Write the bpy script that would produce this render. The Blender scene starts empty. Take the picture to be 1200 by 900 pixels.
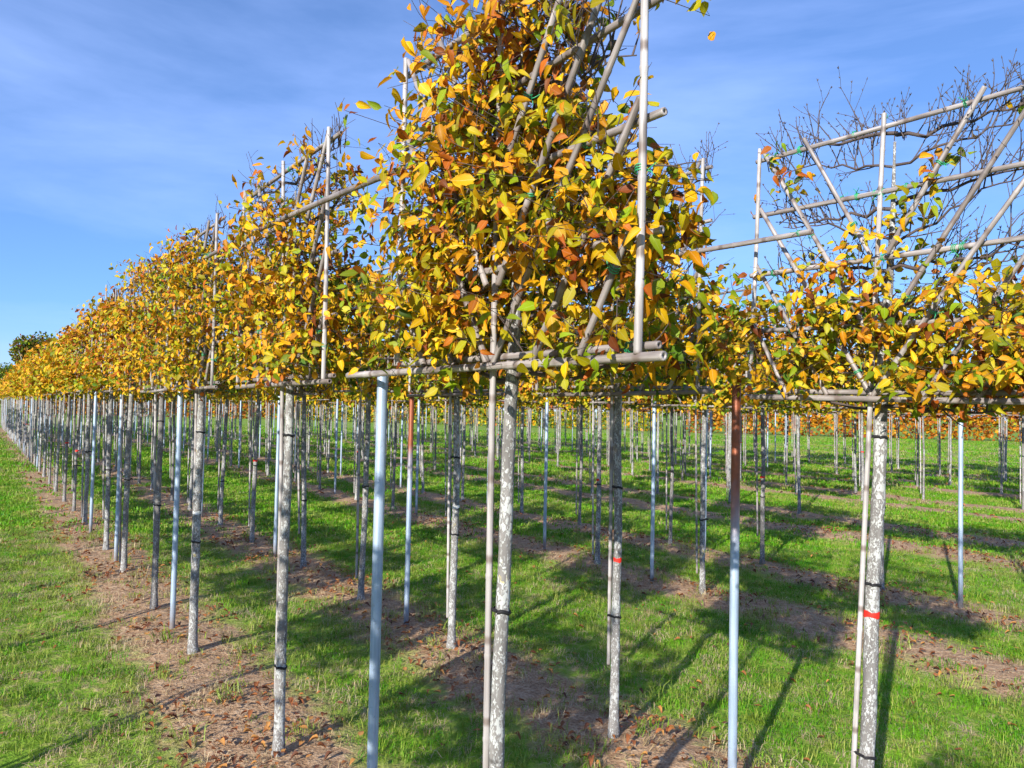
import bpy, math, random
import numpy as np
from mathutils import Matrix, Vector, noise as mnoise
R = math.radians
SC = bpy.context.scene
COL = SC.collection

# ------------------------------------------------------------------ camera, sky, sun, exposure
CAM_H = 1.70
cd = bpy.data.cameras.new('camera'); cam = bpy.data.objects.new('camera', cd); COL.objects.link(cam)
cd.sensor_width = 36.0; cd.lens = 27.0; cd.clip_start = 0.05; cd.clip_end = 4000
cam.matrix_world = Matrix.Translation((0, 0, CAM_H)) @ Matrix.Rotation(R(90 + 1.95), 4, 'X') @ Matrix.Rotation(R(1.2), 4, 'Z')
SC.camera = cam

SUN_EL, SH_AZ = 23.6, 27.5            # sun height; compass direction the shadows run to (clockwise from +Y)
SUN_AZ = SH_AZ + 180
w = bpy.data.worlds.new('World'); SC.world = w; w.use_nodes = True
nt = w.node_tree; nt.nodes.clear()
wo = nt.nodes.new('ShaderNodeOutputWorld'); bg = nt.nodes.new('ShaderNodeBackground')
sky = nt.nodes.new('ShaderNodeTexSky'); sky.sky_type = 'NISHITA'; sky.sun_disc = False
sky.sun_elevation = R(SUN_EL); sky.sun_rotation = R(SUN_AZ)
sky.altitude = 0; sky.air_density = 1.0; sky.dust_density = 0.1; sky.ozone_density = 10.0
tc = nt.nodes.new('ShaderNodeTexCoord'); mp = nt.nodes.new('ShaderNodeMapping')
mp.inputs['Scale'].default_value = (0.55, 0.8, 3.6); mp.inputs['Rotation'].default_value = (R(8), R(-10), R(20))
cl = nt.nodes.new('ShaderNodeTexNoise'); cl.inputs['Scale'].default_value = 1.5; cl.inputs['Detail'].default_value = 7; cl.inputs['Roughness'].default_value = 0.58
cl.inputs['Distortion'].default_value = 0.45
cr = nt.nodes.new('ShaderNodeValToRGB'); cr.color_ramp.elements[0].position = 0.40; cr.color_ramp.elements[0].color = (0.14, 0.14, 0.14, 1)
cr.color_ramp.elements[1].position = 0.74; cr.color_ramp.elements[1].color = (0.62, 0.62, 0.62, 1)
mx = nt.nodes.new('ShaderNodeMix'); mx.data_type = 'RGBA'; mx.inputs['B'].default_value = (3.9, 5.4, 9.9, 1)
nt.links.new(tc.outputs['Generated'], mp.inputs['Vector']); nt.links.new(mp.outputs['Vector'], cl.inputs['Vector'])
nt.links.new(cl.outputs['Fac'], cr.inputs['Fac']); nt.links.new(cr.outputs['Color'], mx.inputs['Factor'])
nt.links.new(sky.outputs['Color'], mx.inputs['A']); nt.links.new(mx.outputs['Result'], bg.inputs['Color'])
bg.inputs['Strength'].default_value = 0.10
nt.links.new(bg.outputs['Background'], wo.inputs['Surface'])

sd = bpy.data.lights.new('sun', 'SUN'); sun = bpy.data.objects.new('sun', sd); COL.objects.link(sun)
sd.energy = 5.0; sd.angle = R(0.5); sd.color = (1.0, 0.94, 0.84)
_sdir = Vector((math.sin(R(SUN_AZ)) * math.cos(R(SUN_EL)), math.cos(R(SUN_AZ)) * math.cos(R(SUN_EL)), math.sin(R(SUN_EL))))
sun.rotation_euler = _sdir.to_track_quat('Z', 'Y').to_euler(); sun.location = (-6, -10, 12)
SC.view_settings.view_transform = 'Standard'; SC.view_settings.look = 'None'
SC.view_settings.exposure = 0.80; SC.view_settings.gamma = 1.0; SC.view_settings.use_curve_mapping = False
SC.render.engine = 'CYCLES'
SC.cycles.max_bounces = 4; SC.cycles.diffuse_bounces = 3; SC.cycles.glossy_bounces = 2; SC.cycles.transmission_bounces = 3; SC.cycles.use_adaptive_sampling = True; SC.cycles.adaptive_threshold = 0.03; SC.cycles.transparent_max_bounces = 4; SC.cycles.use_denoising = True

# ------------------------------------------------------------------ helpers
K = 625 / 900.0                        # rows run to the left: X = X0 - K * Y
TH = math.atan2(-1.0, K)               # local +x of a tree: along its row towards the near end; local -y: sunny side
ROWM = Matrix.Rotation(TH, 4, 'Z')
def rowpt(x0, z): return Vector((x0 - K * z, z, 0))

def np_mesh(name, V, F, mat, col=None, uv=None, smooth=True):
    V = np.asarray(V, np.float32); F = np.asarray(F, np.int32)
    me = bpy.data.meshes.new(name); me.vertices.add(len(V)); me.vertices.foreach_set('co', V.ravel())
    k = F.shape[1]; me.loops.add(F.size); me.loops.foreach_set('vertex_index', F.ravel())
    me.polygons.add(len(F)); me.polygons.foreach_set('loop_start', np.arange(0, F.size, k, dtype=np.int32))
    if smooth: me.polygons.foreach_set('use_smooth', np.ones(len(F), bool))
    if col is not None:
        a = me.attributes.new('lc', 'FLOAT_COLOR', 'POINT')
        c4 = np.ones((len(V), 4), np.float32); c4[:, :3] = col; a.data.foreach_set('color', c4.ravel())
    if uv is not None:
        a = me.attributes.new('luv', 'FLOAT_VECTOR', 'POINT'); a.data.foreach_set('vector', np.asarray(uv, np.float32).ravel())
    me.materials.append(mat); me.update(calc_edges=True); me.validate()
    return me

class MB:
    """collects tubes and quads for one mesh"""
    def __init__(s): s.v = []; s.f = []
    def tube(s, pts, rad, n=6, cap=True):
        pts = [Vector(p) for p in pts]; b0 = len(s.v); t0 = None
        up = Vector((0.31, 0.87, 0.4))
        for i, p in enumerate(pts):
            t = (pts[min(i + 1, len(pts) - 1)] - pts[max(i - 1, 0)])
            if t.length < 1e-9: t = Vector((0, 0, 1))
            t.normalize(); a = t.cross(up)
            if a.length < 1e-3: a = t.cross(Vector((1, 0, 0)))
            a.normalize(); up = a.cross(t).normalized(); c = up
            r = rad[i] if hasattr(rad, '__len__') else rad
            for k in range(n):
                th = 2 * math.pi * k / n
                s.v.append(p + a * (math.cos(th) * r) + c * (math.sin(th) * r))
        for i in range(len(pts) - 1):
            for k in range(n):
                q = b0 + i * n; k2 = (k + 1) % n
                s.f.append((q + k, q + k2, q + n + k2)); s.f.append((q + k, q + n + k2, q + n + k))
        if cap:
            for base, p, fl in ((b0, pts[0], 1), (b0 + (len(pts) - 1) * n, pts[-1], 0)):
                ci = len(s.v); s.v.append(p.copy())
                for k in range(n):
                    a_, b_ = base + k, base + (k + 1) % n
                    s.f.append((ci, b_, a_) if fl else (ci, a_, b_))
    def mesh(s, name, mat, smooth=True):
        return np_mesh(name, [tuple(v) for v in s.v], s.f, mat, smooth=smooth)

def add(name, me, parent=None, M=None, pM=None, **props):
    o = bpy.data.objects.new(name, me); COL.objects.link(o)
    if parent is not None: o.parent = parent
    if M is not None: o.matrix_basis = (pM.inverted() @ M) if pM is not None else M
    for k, v in props.items(): o[k] = v
    return o
def empty(name, M, **props):
    o = add(name, None, None, M, **props); o.empty_display_size = 0.2; return o

# ------------------------------------------------------------------ materials
def mat(name):
    m = bpy.data.materials.new(name); m.use_nodes = True
    n = m.node_tree; p = n.nodes['Principled BSDF']; return m, n, p, n.nodes['Material Output']
def N(n, t, **kw):
    x = n.nodes.new(t)
    for k, v in kw.items():
        if k in x.inputs: x.inputs[k].default_value = v
        else: setattr(x, k, v)
    return x
def L(n, a, b): n.links.new(a, b)
def ramp(n, stops):
    r = n.nodes.new('ShaderNodeValToRGB'); e = r.color_ramp.elements
    while len(e) < len(stops): e.new(0.5)
    for i, (p, c) in enumerate(stops):
        e[i].position = p; e[i].color = (c, c, c, 1) if not hasattr(c, '__len__') else (*c, 1)
    return r
def mixc(n, fac, a, b):
    m = n.nodes.new('ShaderNodeMix'); m.data_type = 'RGBA'
    for s, v in (('Factor', fac), ('A', a), ('B', b)):
        if hasattr(v, 'links'): n.links.new(v, m.inputs[s])
        elif s == 'Factor': m.inputs[s].default_value = v
        else: m.inputs[s].default_value = (*v, 1)
    return m.outputs['Result']
def noise(n, vec, scale, detail=4, rough=0.55):
    x = N(n, 'ShaderNodeTexNoise'); x.inputs['Scale'].default_value = scale
    x.inputs['Detail'].default_value = detail; x.inputs['Roughness'].default_value = rough
    if vec is not None: L(n, vec, x.inputs['Vector'])
    return x.outputs['Fac']
def mapped(n, out, scale, loc=None):
    m = N(n, 'ShaderNodeMapping'); m.inputs['Scale'].default_value = scale; L(n, out, m.inputs['Vector'])
    if loc is not None: L(n, loc, m.inputs['Location'])
    return m.outputs['Vector']
def mth(n, op, a, b=None, c=None):
    x = N(n, 'ShaderNodeMath'); x.operation = op
    for i, v in enumerate((a, b, c)):
        if v is None: continue
        if hasattr(v, 'links'): L(n, v, x.inputs[i])
        else: x.inputs[i].default_value = v
    return x.outputs[0]
def bump(n, p, h, strength=0.4, dist=0.01):
    b = N(n, 'ShaderNodeBump'); b.inputs['Strength'].default_value = strength; b.inputs['Distance'].default_value = dist
    L(n, h, b.inputs['Height']); L(n, b.outputs['Normal'], p.inputs['Normal'])

def leaf_material(name, from_object, fixed=None, trans=0.32):
    m, n, p, out = mat(name)
    if fixed is not None: rgb = N(n, 'ShaderNodeRGB'); rgb.outputs[0].default_value = (*fixed, 1); c0 = rgb.outputs[0]
    elif from_object: c0 = N(n, 'ShaderNodeObjectInfo').outputs['Color']
    else: a = N(n, 'ShaderNodeAttribute'); a.attribute_name = 'lc'; c0 = a.outputs['Color']
    uv = N(n, 'ShaderNodeAttribute'); uv.attribute_name = 'luv'
    sx = N(n, 'ShaderNodeSeparateXYZ'); L(n, uv.outputs['Vector'], sx.inputs[0])
    au = mth(n, 'ABSOLUTE', sx.outputs['X'])
    g = N(n, 'ShaderNodeNewGeometry').outputs['Position']
    nz = noise(n, g, 45, 3)
    edge = mth(n, 'MULTIPLY', mth(n, 'MAXIMUM', au, sx.outputs['Y']), nz)
    er = ramp(n, [(0.38, 0.0), (0.56, 1.0)]); L(n, edge, er.inputs['Fac'])
    dark = N(n, 'ShaderNodeHueSaturation'); dark.inputs['Hue'].default_value = 0.465; dark.inputs['Value'].default_value = 0.62; L(n, c0, dark.inputs['Color'])
    c1 = mixc(n, mth(n, 'MULTIPLY', er.outputs['Color'], 0.75), c0, dark.outputs['Color'])
    # midrib and side veins
    vein = mth(n, 'SINE', mth(n, 'MULTIPLY', mth(n, 'SUBTRACT', sx.outputs['Y'], mth(n, 'MULTIPLY', au, 0.35)), 58.0))
    vr = ramp(n, [(0.0, 0.0), (1.0, 1.0)]); L(n, mth(n, 'MULTIPLY', mth(n, 'ADD', vein, 1.0), 0.5), vr.inputs['Fac'])
    rib = ramp(n, [(0.02, 1.0), (0.09, 0.0)]); L(n, au, rib.inputs['Fac'])
    pale = N(n, 'ShaderNodeHueSaturation'); pale.inputs['Saturation'].default_value = 0.8; pale.inputs['Value'].default_value = 1.25; L(n, c1, pale.outputs[0] if False else pale.inputs['Color'])
    c2 = mixc(n, mth(n, 'MULTIPLY', rib.outputs['Color'], 0.6), c1, pale.outputs['Color'])
    L(n, c2, p.inputs['Base Color']); p.inputs['Roughness'].default_value = 0.5; p.inputs['Specular IOR Level'].default_value = 0.2
    bump(n, p, vr.outputs['Color'], 0.10, 0.002)
    tr = N(n, 'ShaderNodeBsdfTranslucent'); L(n, c2, tr.inputs['Color'])
    ms = N(n, 'ShaderNodeMixShader'); ms.inputs[0].default_value = trans
    L(n, p.outputs[0], ms.inputs[1]); L(n, tr.outputs[0], ms.inputs[2]); L(n, ms.outputs[0], out.inputs['Surface'])
    return m
M_LEAF_O = leaf_material('leaf_single', True)
M_LEAF = leaf_material('leaf_mass', False)

def bark_material(name, lichen=0.5, base=(0.20, 0.185, 0.17)):
    m, n, p, out = mat(name)
    co = N(n, 'ShaderNodeTexCoord').outputs['Object']; oi = N(n, 'ShaderNodeObjectInfo').outputs['Random']
    off = N(n, 'ShaderNodeCombineXYZ'); L(n, mth(n, 'MULTIPLY', oi, 37.0), off.inputs['Z'])
    v = mapped(n, co, (1, 1, 0.55), off.outputs[0]); v1 = mapped(n, co, (1, 1, 0.12), off.outputs[0])
    streak = noise(n, v1, 60, 5); big = noise(n, v, 7, 3)
    rb = ramp(n, [(0.3, tuple(c * 0.62 for c in base)), (0.5, base), (0.72, tuple(min(1, c * 1.45) for c in base))])
    L(n, mth(n, 'ADD', mth(n, 'MULTIPLY', streak, 0.55), mth(n, 'MULTIPLY', big, 0.45)), rb.inputs['Fac'])
    # lichen patches: pale crusts of two sizes, and some greenish yellow
    vo = N(n, 'ShaderNodeTexVoronoi'); vo.feature = 'F1'; vo.inputs['Scale'].default_value = 78; vo.inputs['Randomness'].default_value = 1.0
    dn = N(n, 'ShaderNodeTexNoise'); dn.inputs['Scale'].default_value = 90; L(n, v, dn.inputs['Vector'])
    dm = N(n, 'ShaderNodeMix'); dm.data_type = 'RGBA'; dm.blend_type = 'LINEAR_LIGHT'; dm.inputs['Factor'].default_value = 0.018
    L(n, v, dm.inputs['A']); L(n, dn.outputs['Color'], dm.inputs['B']); L(n, dm.outputs['Result'], vo.inputs['Vector'])
    patch = mth(n, 'SUBTRACT', mth(n, 'ADD', noise(n, v, 14, 2), lichen * 0.35 - 0.25), vo.outputs['Distance'])
    pr = ramp(n, [(0.05, 0.0), (0.15, 1.0)]); L(n, patch, pr.inputs['Fac'])
    fine = ramp(n, [(0.56, 0.0), (0.64, 1.0)]); L(n, noise(n, v, 120, 2), fine.inputs['Fac'])
    lic = mth(n, 'MAXIMUM', pr.outputs['Color'], mth(n, 'MULTIPLY', fine.outputs['Color'], 0.5 * min(1, lichen)))
    lic_c = mixc(n, noise(n, v, 60, 2), (0.28, 0.29, 0.28), (0.52, 0.53, 0.52))
    yel = ramp(n, [(0.66, 0.0), (0.72, 1.0)]); L(n, noise(n, v, 22, 2), yel.inputs['Fac'])
    lic_c = mixc(n, mth(n, 'MULTIPLY', yel.outputs['Color'], 0.7), lic_c, (0.45, 0.37, 0.10))
    c = mixc(n, lic, rb.outputs['Color'], lic_c)
    # dark scars and rings
    vs = mapped(n, co, (0.5, 0.5, 1.0), off.outputs[0]); sc = ramp(n, [(0.70, 0.0), (0.76, 1.0)]); L(n, noise(n, vs, 17, 1), sc.inputs['Fac'])
    c = mixc(n, mth(n, 'MULTIPLY', sc.outputs['Color'], 0.75), c, (0.035, 0.03, 0.028))
    L(n, c, p.inputs['Base Color']); p.inputs['Roughness'].default_value = 0.85; p.inputs['Specular IOR Level'].default_value = 0.2
    bump(n, p, mth(n, 'ADD', mth(n, 'MULTIPLY', streak, 0.6), lic), 0.6, 0.003)
    return m
M_BARK = bark_material('bark_lichen', 0.80, (0.18, 0.17, 0.163))
M_BARK2 = bark_material('bark_smooth', 0.42, (0.17, 0.158, 0.15))
M_TWIG, n, p, _ = mat('twig_bark'); p.inputs['Base Color'].default_value = (0.075, 0.055, 0.05, 1); p.inputs['Roughness'].default_value = 0.7

def bamboo_material(name, cols, dark):
    m, n, p, out = mat(name)
    co = N(n, 'ShaderNodeTexCoord').outputs['Object']; oi = N(n, 'ShaderNodeObjectInfo').outputs['Random']
    off = N(n, 'ShaderNodeCombineXYZ'); L(n, mth(n, 'MULTIPLY', oi, 51.0), off.inputs['Z']); L(n, mth(n, 'MULTIPLY', oi, 13.0), off.inputs['X'])
    v = mapped(n, co, (1, 1, 0.045), off.outputs[0]); s = noise(n, v, 95, 4); b = noise(n, mapped(n, co, (1, 1, 0.6), off.outputs[0]), 6, 3)
    r = ramp(n, [(0.28, cols[0]), (0.47, cols[1]), (0.66, cols[2])])
    L(n, mth(n, 'ADD', mth(n, 'MULTIPLY', s, 0.5), mth(n, 'MULTIPLY', b, 0.5)), r.inputs['Fac'])
    tint = mixc(n, mth(n, 'MULTIPLY', mth(n, 'FRACT', mth(n, 'MULTIPLY', oi, 7.3)), dark), r.outputs['Color'], (0.13, 0.105, 0.095))
    z = N(n, 'ShaderNodeSeparateXYZ'); L(n, co, z.inputs[0])
    node = mth(n, 'PINGPONG', mth(n, 'ADD', z.outputs['Z'], 0.005), 0.115)
    nr = ramp(n, [(0.006, 1.0), (0.016, 0.0)]); L(n, node, nr.inputs['Fac'])
    dk = ramp(n, [(0.55, 0.0), (0.70, 1.0)]); L(n, noise(n, mapped(n, co, (1, 1, 0.3), off.outputs[0]), 20, 3), dk.inputs['Fac'])
    c = mixc(n, mth(n, 'MULTIPLY', dk.outputs['Color'], 0.7), tint, (0.09, 0.07, 0.06))
    c = mixc(n, mth(n, 'MULTIPLY', nr.outputs['Color'], 0.85), c, (0.14, 0.105, 0.09))
    L(n, c, p.inputs['Base Color']); p.inputs['Roughness'].default_value = 0.5; p.inputs['Specular IOR Level'].default_value = 0.4
    bump(n, p, s, 0.5, 0.003); return m
M_BAM = bamboo_material('weathered_bamboo', ((0.085, 0.068, 0.062), (0.235, 0.205, 0.192), (0.48, 0.45, 0.44)), 0.6)
M_PALE = bamboo_material('bleached_bamboo', ((0.13, 0.112, 0.107), (0.36, 0.335, 0.325), (0.56, 0.54, 0.54)), 0.5)

def simple(name, col, rough=0.6, spec=0.4, metal=0.0, var=0.0, scale=30):
    m, n, p, out = mat(name)
    p.inputs['Roughness'].default_value = rough; p.inputs['Specular IOR Level'].default_value = spec; p.inputs['Metallic'].default_value = metal
    if var:
        co = N(n, 'ShaderNodeTexCoord').outputs['Object']
        c = mixc(n, noise(n, co, scale, 4), tuple(x * (1 - var) for x in col), tuple(min(1, x * (1 + var)) for x in col)); L(n, c, p.inputs['Base Color'])
    else: p.inputs['Base Color'].default_value = (*col, 1)
    return m
M_GREEN = simple('green_plastic_tie', (0.03, 0.33, 0.14), 0.4)
M_RUBBER = simple('black_rubber', (0.015, 0.015, 0.017), 0.6, 0.3)
M_RED = simple('red_paint', (0.62, 0.025, 0.015), 0.6, 0.3, var=0.35, scale=60)
M_WHITE = simple('white_label', (0.72, 0.72, 0.70), 0.5)

def post_material(name, rust):
    m, n, p, out = mat(name)
    co = N(n, 'ShaderNodeTexCoord').outputs['Object']; oi = N(n, 'ShaderNodeObjectInfo').outputs['Random']
    off = N(n, 'ShaderNodeCombineXYZ'); L(n, mth(n, 'MULTIPLY', oi, 29.0), off.inputs['Z'])
    s = noise(n, mapped(n, co, (1, 1, 0.05), off.outputs[0]), 55, 4); b = noise(n, mapped(n, co, (1, 1, 0.4), off.outputs[0]), 9, 4)
    r = ramp(n, [(0.3, (0.20, 0.27, 0.37)), (0.5, (0.33, 0.42, 0.54)), (0.7, (0.50, 0.58, 0.68))])
    L(n, mth(n, 'ADD', mth(n, 'MULTIPLY', s, 0.5), mth(n, 'MULTIPLY', b, 0.5)), r.inputs['Fac'])
    c = r.outputs['Color']
    if rust:
        z = N(n, 'ShaderNodeSeparateXYZ'); L(n, co, z.inputs[0])
        rr = ramp(n, [(0.46, 0.0), (0.56, 1.0)]); L(n, mth(n, 'ADD', mth(n, 'MULTIPLY', z.outputs['Z'], 0.35), mth(n, 'MULTIPLY', b, 0.15)), rr.inputs['Fac'])
        rc = mixc(n, noise(n, co, 40, 4), (0.16, 0.045, 0.02), (0.36, 0.10, 0.04))
        c = mixc(n, rr.outputs['Color'], c, rc)
    else:
        sp = ramp(n, [(0.70, 0.0), (0.76, 1.0)]); L(n, noise(n, mapped(n, co, (1, 1, 0.5), off.outputs[0]), 38, 3), sp.inputs['Fac'])
        c = mixc(n, mth(n, 'MULTIPLY', sp.outputs['Color'], 0.5), c, (0.20, 0.13, 0.09))
    zz = N(n, 'ShaderNodeSeparateXYZ'); L(n, co, zz.inputs[0])
    mud = ramp(n, [(0.30, 1.0), (0.55, 0.0)]); L(n, mth(n, 'ADD', mth(n, 'MULTIPLY', zz.outputs['Z'], 1.3), mth(n, 'MULTIPLY', b, 0.55)), mud.inputs['Fac'])
    c = mixc(n, mth(n, 'MULTIPLY', mud.outputs['Color'], 0.75), c, (0.17, 0.12, 0.085))
    fl = ramp(n, [(0.62, 0.0), (0.70, 1.0)]); L(n, noise(n, co, 85, 3), fl.inputs['Fac'])
    c = mixc(n, mth(n, 'MULTIPLY', fl.outputs['Color'], 0.35), c, (0.16, 0.15, 0.15))
    L(n, c, p.inputs['Base Color']); p.inputs['Roughness'].default_value = 0.42; p.inputs['Metallic'].default_value = 0.25
    bump(n, p, s, 0.15, 0.002); return m
M_POST = post_material('galvanised_post', False); M_POST_R = post_material('rusty_post', True)

def ground_material():
    m, n, p, out = mat('orchard_ground')
    g = N(n, 'ShaderNodeNewGeometry').outputs['Position']; s = N(n, 'ShaderNodeSeparateXYZ'); L(n, g, s.inputs[0])
    x0 = mth(n, 'ADD', s.outputs['X'], mth(n, 'MULTIPLY', s.outputs['Y'], K))
    def wrapd(c): return mth(n, 'ABSOLUTE', mth(n, 'SUBTRACT', mth(n, 'FLOORED_MODULO', mth(n, 'SUBTRACT', x0, c - 2.75), 5.5), 2.75))
    d = mth(n, 'MINIMUM', wrapd(1.54), wrapd(3.46))
    n1 = noise(n, g, 2.2, 4); n2 = noise(n, g, 0.55, 3); n3 = noise(n, g, 14, 4); n4 = noise(n, g, 60, 4)
    e = mth(n, 'ADD', d, mth(n, 'MULTIPLY', mth(n, 'ADD', mth(n, 'SUBTRACT', n1, 0.5), mth(n, 'MULTIPLY', mth(n, 'SUBTRACT', n3, 0.5), 0.5)), 0.95))
    st = ramp(n, [(0.36, 1.0), (0.62, 0.0)]); L(n, e, st.inputs['Fac'])
    near = ramp(n, [(0.0, 1.0), (1.0, 0.0)]); L(n, mth(n, 'SUBTRACT', s.outputs['Y'], 47.0), near.inputs['Fac'])
    strip = mth(n, 'MULTIPLY', st.outputs['Color'], near.outputs['Color'])
    gr = ramp(n, [(0.3, (0.08, 0.17, 0.014)), (0.5, (0.17, 0.28, 0.028)), (0.7, (0.33, 0.36, 0.085))]); L(n, mth(n, 'ADD', mth(n, 'MULTIPLY', n1, 0.45), mth(n, 'MULTIPLY', n3, 0.55)), gr.inputs['Fac'])
    so = ramp(n, [(0.3, (0.15, 0.08, 0.042)), (0.5, (0.36, 0.23, 0.135)), (0.7, (0.60, 0.45, 0.30))]); L(n, mth(n, 'ADD', mth(n, 'MULTIPLY', n4, 0.6), mth(n, 'MULTIPLY', n3, 0.4)), so.inputs['Fac'])
    bare = ramp(n, [(0.53, 0.0), (0.66, 1.0)]); L(n, mth(n, 'ADD', mth(n, 'MULTIPLY', n2, 0.5), mth(n, 'MULTIPLY', n3, 0.5)), bare.inputs['Fac'])
    c = mixc(n, mth(n, 'MAXIMUM', strip, mth(n, 'MULTIPLY', bare.outputs['Color'], 0.75)), gr.outputs['Color'], so.outputs['Color'])
    L(n, c, p.inputs['Base Color']); p.inputs['Roughness'].default_value = 0.95; p.inputs['Specular IOR Level'].default_value = 0.1
    bump(n, p, mth(n, 'ADD', mth(n, 'MULTIPLY', n4, 0.5), n3), 0.8, 0.03)
    return m
M_GROUND = ground_material()

# ------------------------------------------------------------------ ground: one sheet to the horizon
def gz(x, y):
    d = math.hypot(x, y); f = 1.0 if d < 40 else max(0.0, 1 - (d - 40) / 40)
    x0 = (x + K * y - 1.54 + 2.75) % 5.5 - 2.75; x1 = (x + K * y - 3.46 + 2.75) % 5.5 - 2.75
    ridge = 0.035 * (math.exp(-(x0 / 0.5) ** 2) + math.exp(-(x1 / 0.5) ** 2))
    return f * (ridge - 0.03 + 0.035 * mnoise.noise(Vector((x * 0.7, y * 0.7, 3.1))) + 0.018 * mnoise.noise(Vector((x * 2.6, y * 2.6, 7.7))))
def axis(lo, hi, near, growth, far_lo, far_hi):
    a = list(np.arange(lo, hi + 1e-6, near)); s = near; x = hi
    while x < far_hi: s *= growth; x += s; a.append(x)
    s = near; x = lo; b = []
    while x > far_lo: s *= growth; x -= s; b.append(x)
    return np.array(b[::-1] + a)
gx = axis(-9, 9, 0.13, 1.10, -1500, 1500); gy = axis(0, 17, 0.13, 1.10, -300, 2500)
GV = [(x, y, gz(x, y)) for y in gy for x in gx]
nx, ny = len(gx), len(gy)
ii = np.arange(nx * ny).reshape(ny, nx)
GF = np.stack([ii[:-1, :-1], ii[:-1, 1:], ii[1:, 1:], ii[1:, :-1]], -1).reshape(-1, 4)
add('ground', np_mesh('ground', GV, GF, M_GROUND), kind='structure', label='grassed nursery ground with brown mulch strips under the tree rows')

# ------------------------------------------------------------------ leaf templates
def leaf_template(rng, curl, fold, nst=4, width=0.30, petiole=True):
    V = [(0, 0, 0)]; U = [(0, 0, 0)]; F = []
    for i in range(1, nst + 1):
        t = i / (nst + 1); wd = width * math.sin(math.pi * t ** 0.72) ** 0.85 * (1 - 0.12 * t)
        zc = -curl * t * t; cup = fold
        for k, sx in enumerate((-1, 0, 1)):
            V.append((sx * wd + rng.uniform(-.012, .012), t, zc + abs(sx) * wd * cup + (rng.uniform(-.03, .03) if sx else 0))); U.append((sx, t, 0))
    V.append((rng.uniform(-.04, .04), 1.0, -curl * 1.05)); U.append((0, 1, 0)); tip = len(V) - 1
    F += [(0, 2, 1), (0, 3, 2)]
    for i in range(nst - 1):
        a = 1 + 3 * i
        for k in (0, 1): F += [(a + k, a + k + 1, a + k + 4), (a + k, a + k + 4, a + k + 3)]
    a = 1 + 3 * (nst - 1); F += [(a, a + 1, tip), (a + 1, a + 2, tip)]
    if petiole:
        b = len(V); V += [(-.008, 0, 0), (.008, 0, 0), (0, -.16, .05)]; U += [(0, 0, 0)] * 3; F.append((b, b + 1, b + 2))
    return np.array(V, np.float32), np.array(F, np.int32), np.array(U, np.float32)
_r = random.Random(5)
TPL = [leaf_template(_r, c, f, 4, w_) for c, f, w_ in ((.10, .25, .30), (.25, .35, .28), (.40, .5, .26), (.05, .15, .33), (.30, .2, .31), (.55, .75, .24), (.7, .5, .22), (-.15, .3, .29), (.2, .9, .25), (.15, .05, .27))]
TPL_LO = [leaf_template(_r, c, f, 1, .34, False) for c, f in ((.15, .3), (.35, .45), (.05, .2))]
LEAF_ME = [np_mesh('leaf_%d' % i, v, f, M_LEAF_O, uv=u) for i, (v, f, u) in enumerate(TPL)]

YEL, GOLD, ORA, OLI, GRN, DGR, RUST = ((.72, .41, .006), (.62, .27, .006), (.42, .12, .008), (.43, .37, .008), (.22, .30, .008), (.07, .14, .008), (.20, .055, .010))
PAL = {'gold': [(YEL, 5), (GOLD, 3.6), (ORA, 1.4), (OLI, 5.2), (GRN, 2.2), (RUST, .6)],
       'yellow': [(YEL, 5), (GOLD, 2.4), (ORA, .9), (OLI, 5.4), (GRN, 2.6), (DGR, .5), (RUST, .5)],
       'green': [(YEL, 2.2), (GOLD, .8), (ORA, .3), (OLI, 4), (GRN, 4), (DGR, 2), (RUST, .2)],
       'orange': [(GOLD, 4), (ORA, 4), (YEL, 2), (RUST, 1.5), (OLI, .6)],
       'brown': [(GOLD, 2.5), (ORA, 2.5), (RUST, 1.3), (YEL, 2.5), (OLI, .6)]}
def pick(rng, pal):
    t = rng.random() * sum(x[1] for x in PAL[pal])
    for c, w_ in PAL[pal]:
        t -= w_
        if t <= 0: break
    f = rng.uniform(.6, 1.15); h = rng.uniform(.88, 1.12)
    return (min(.85, c[0] * f), min(.8, c[1] * f * h), c[2] * f)

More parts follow.
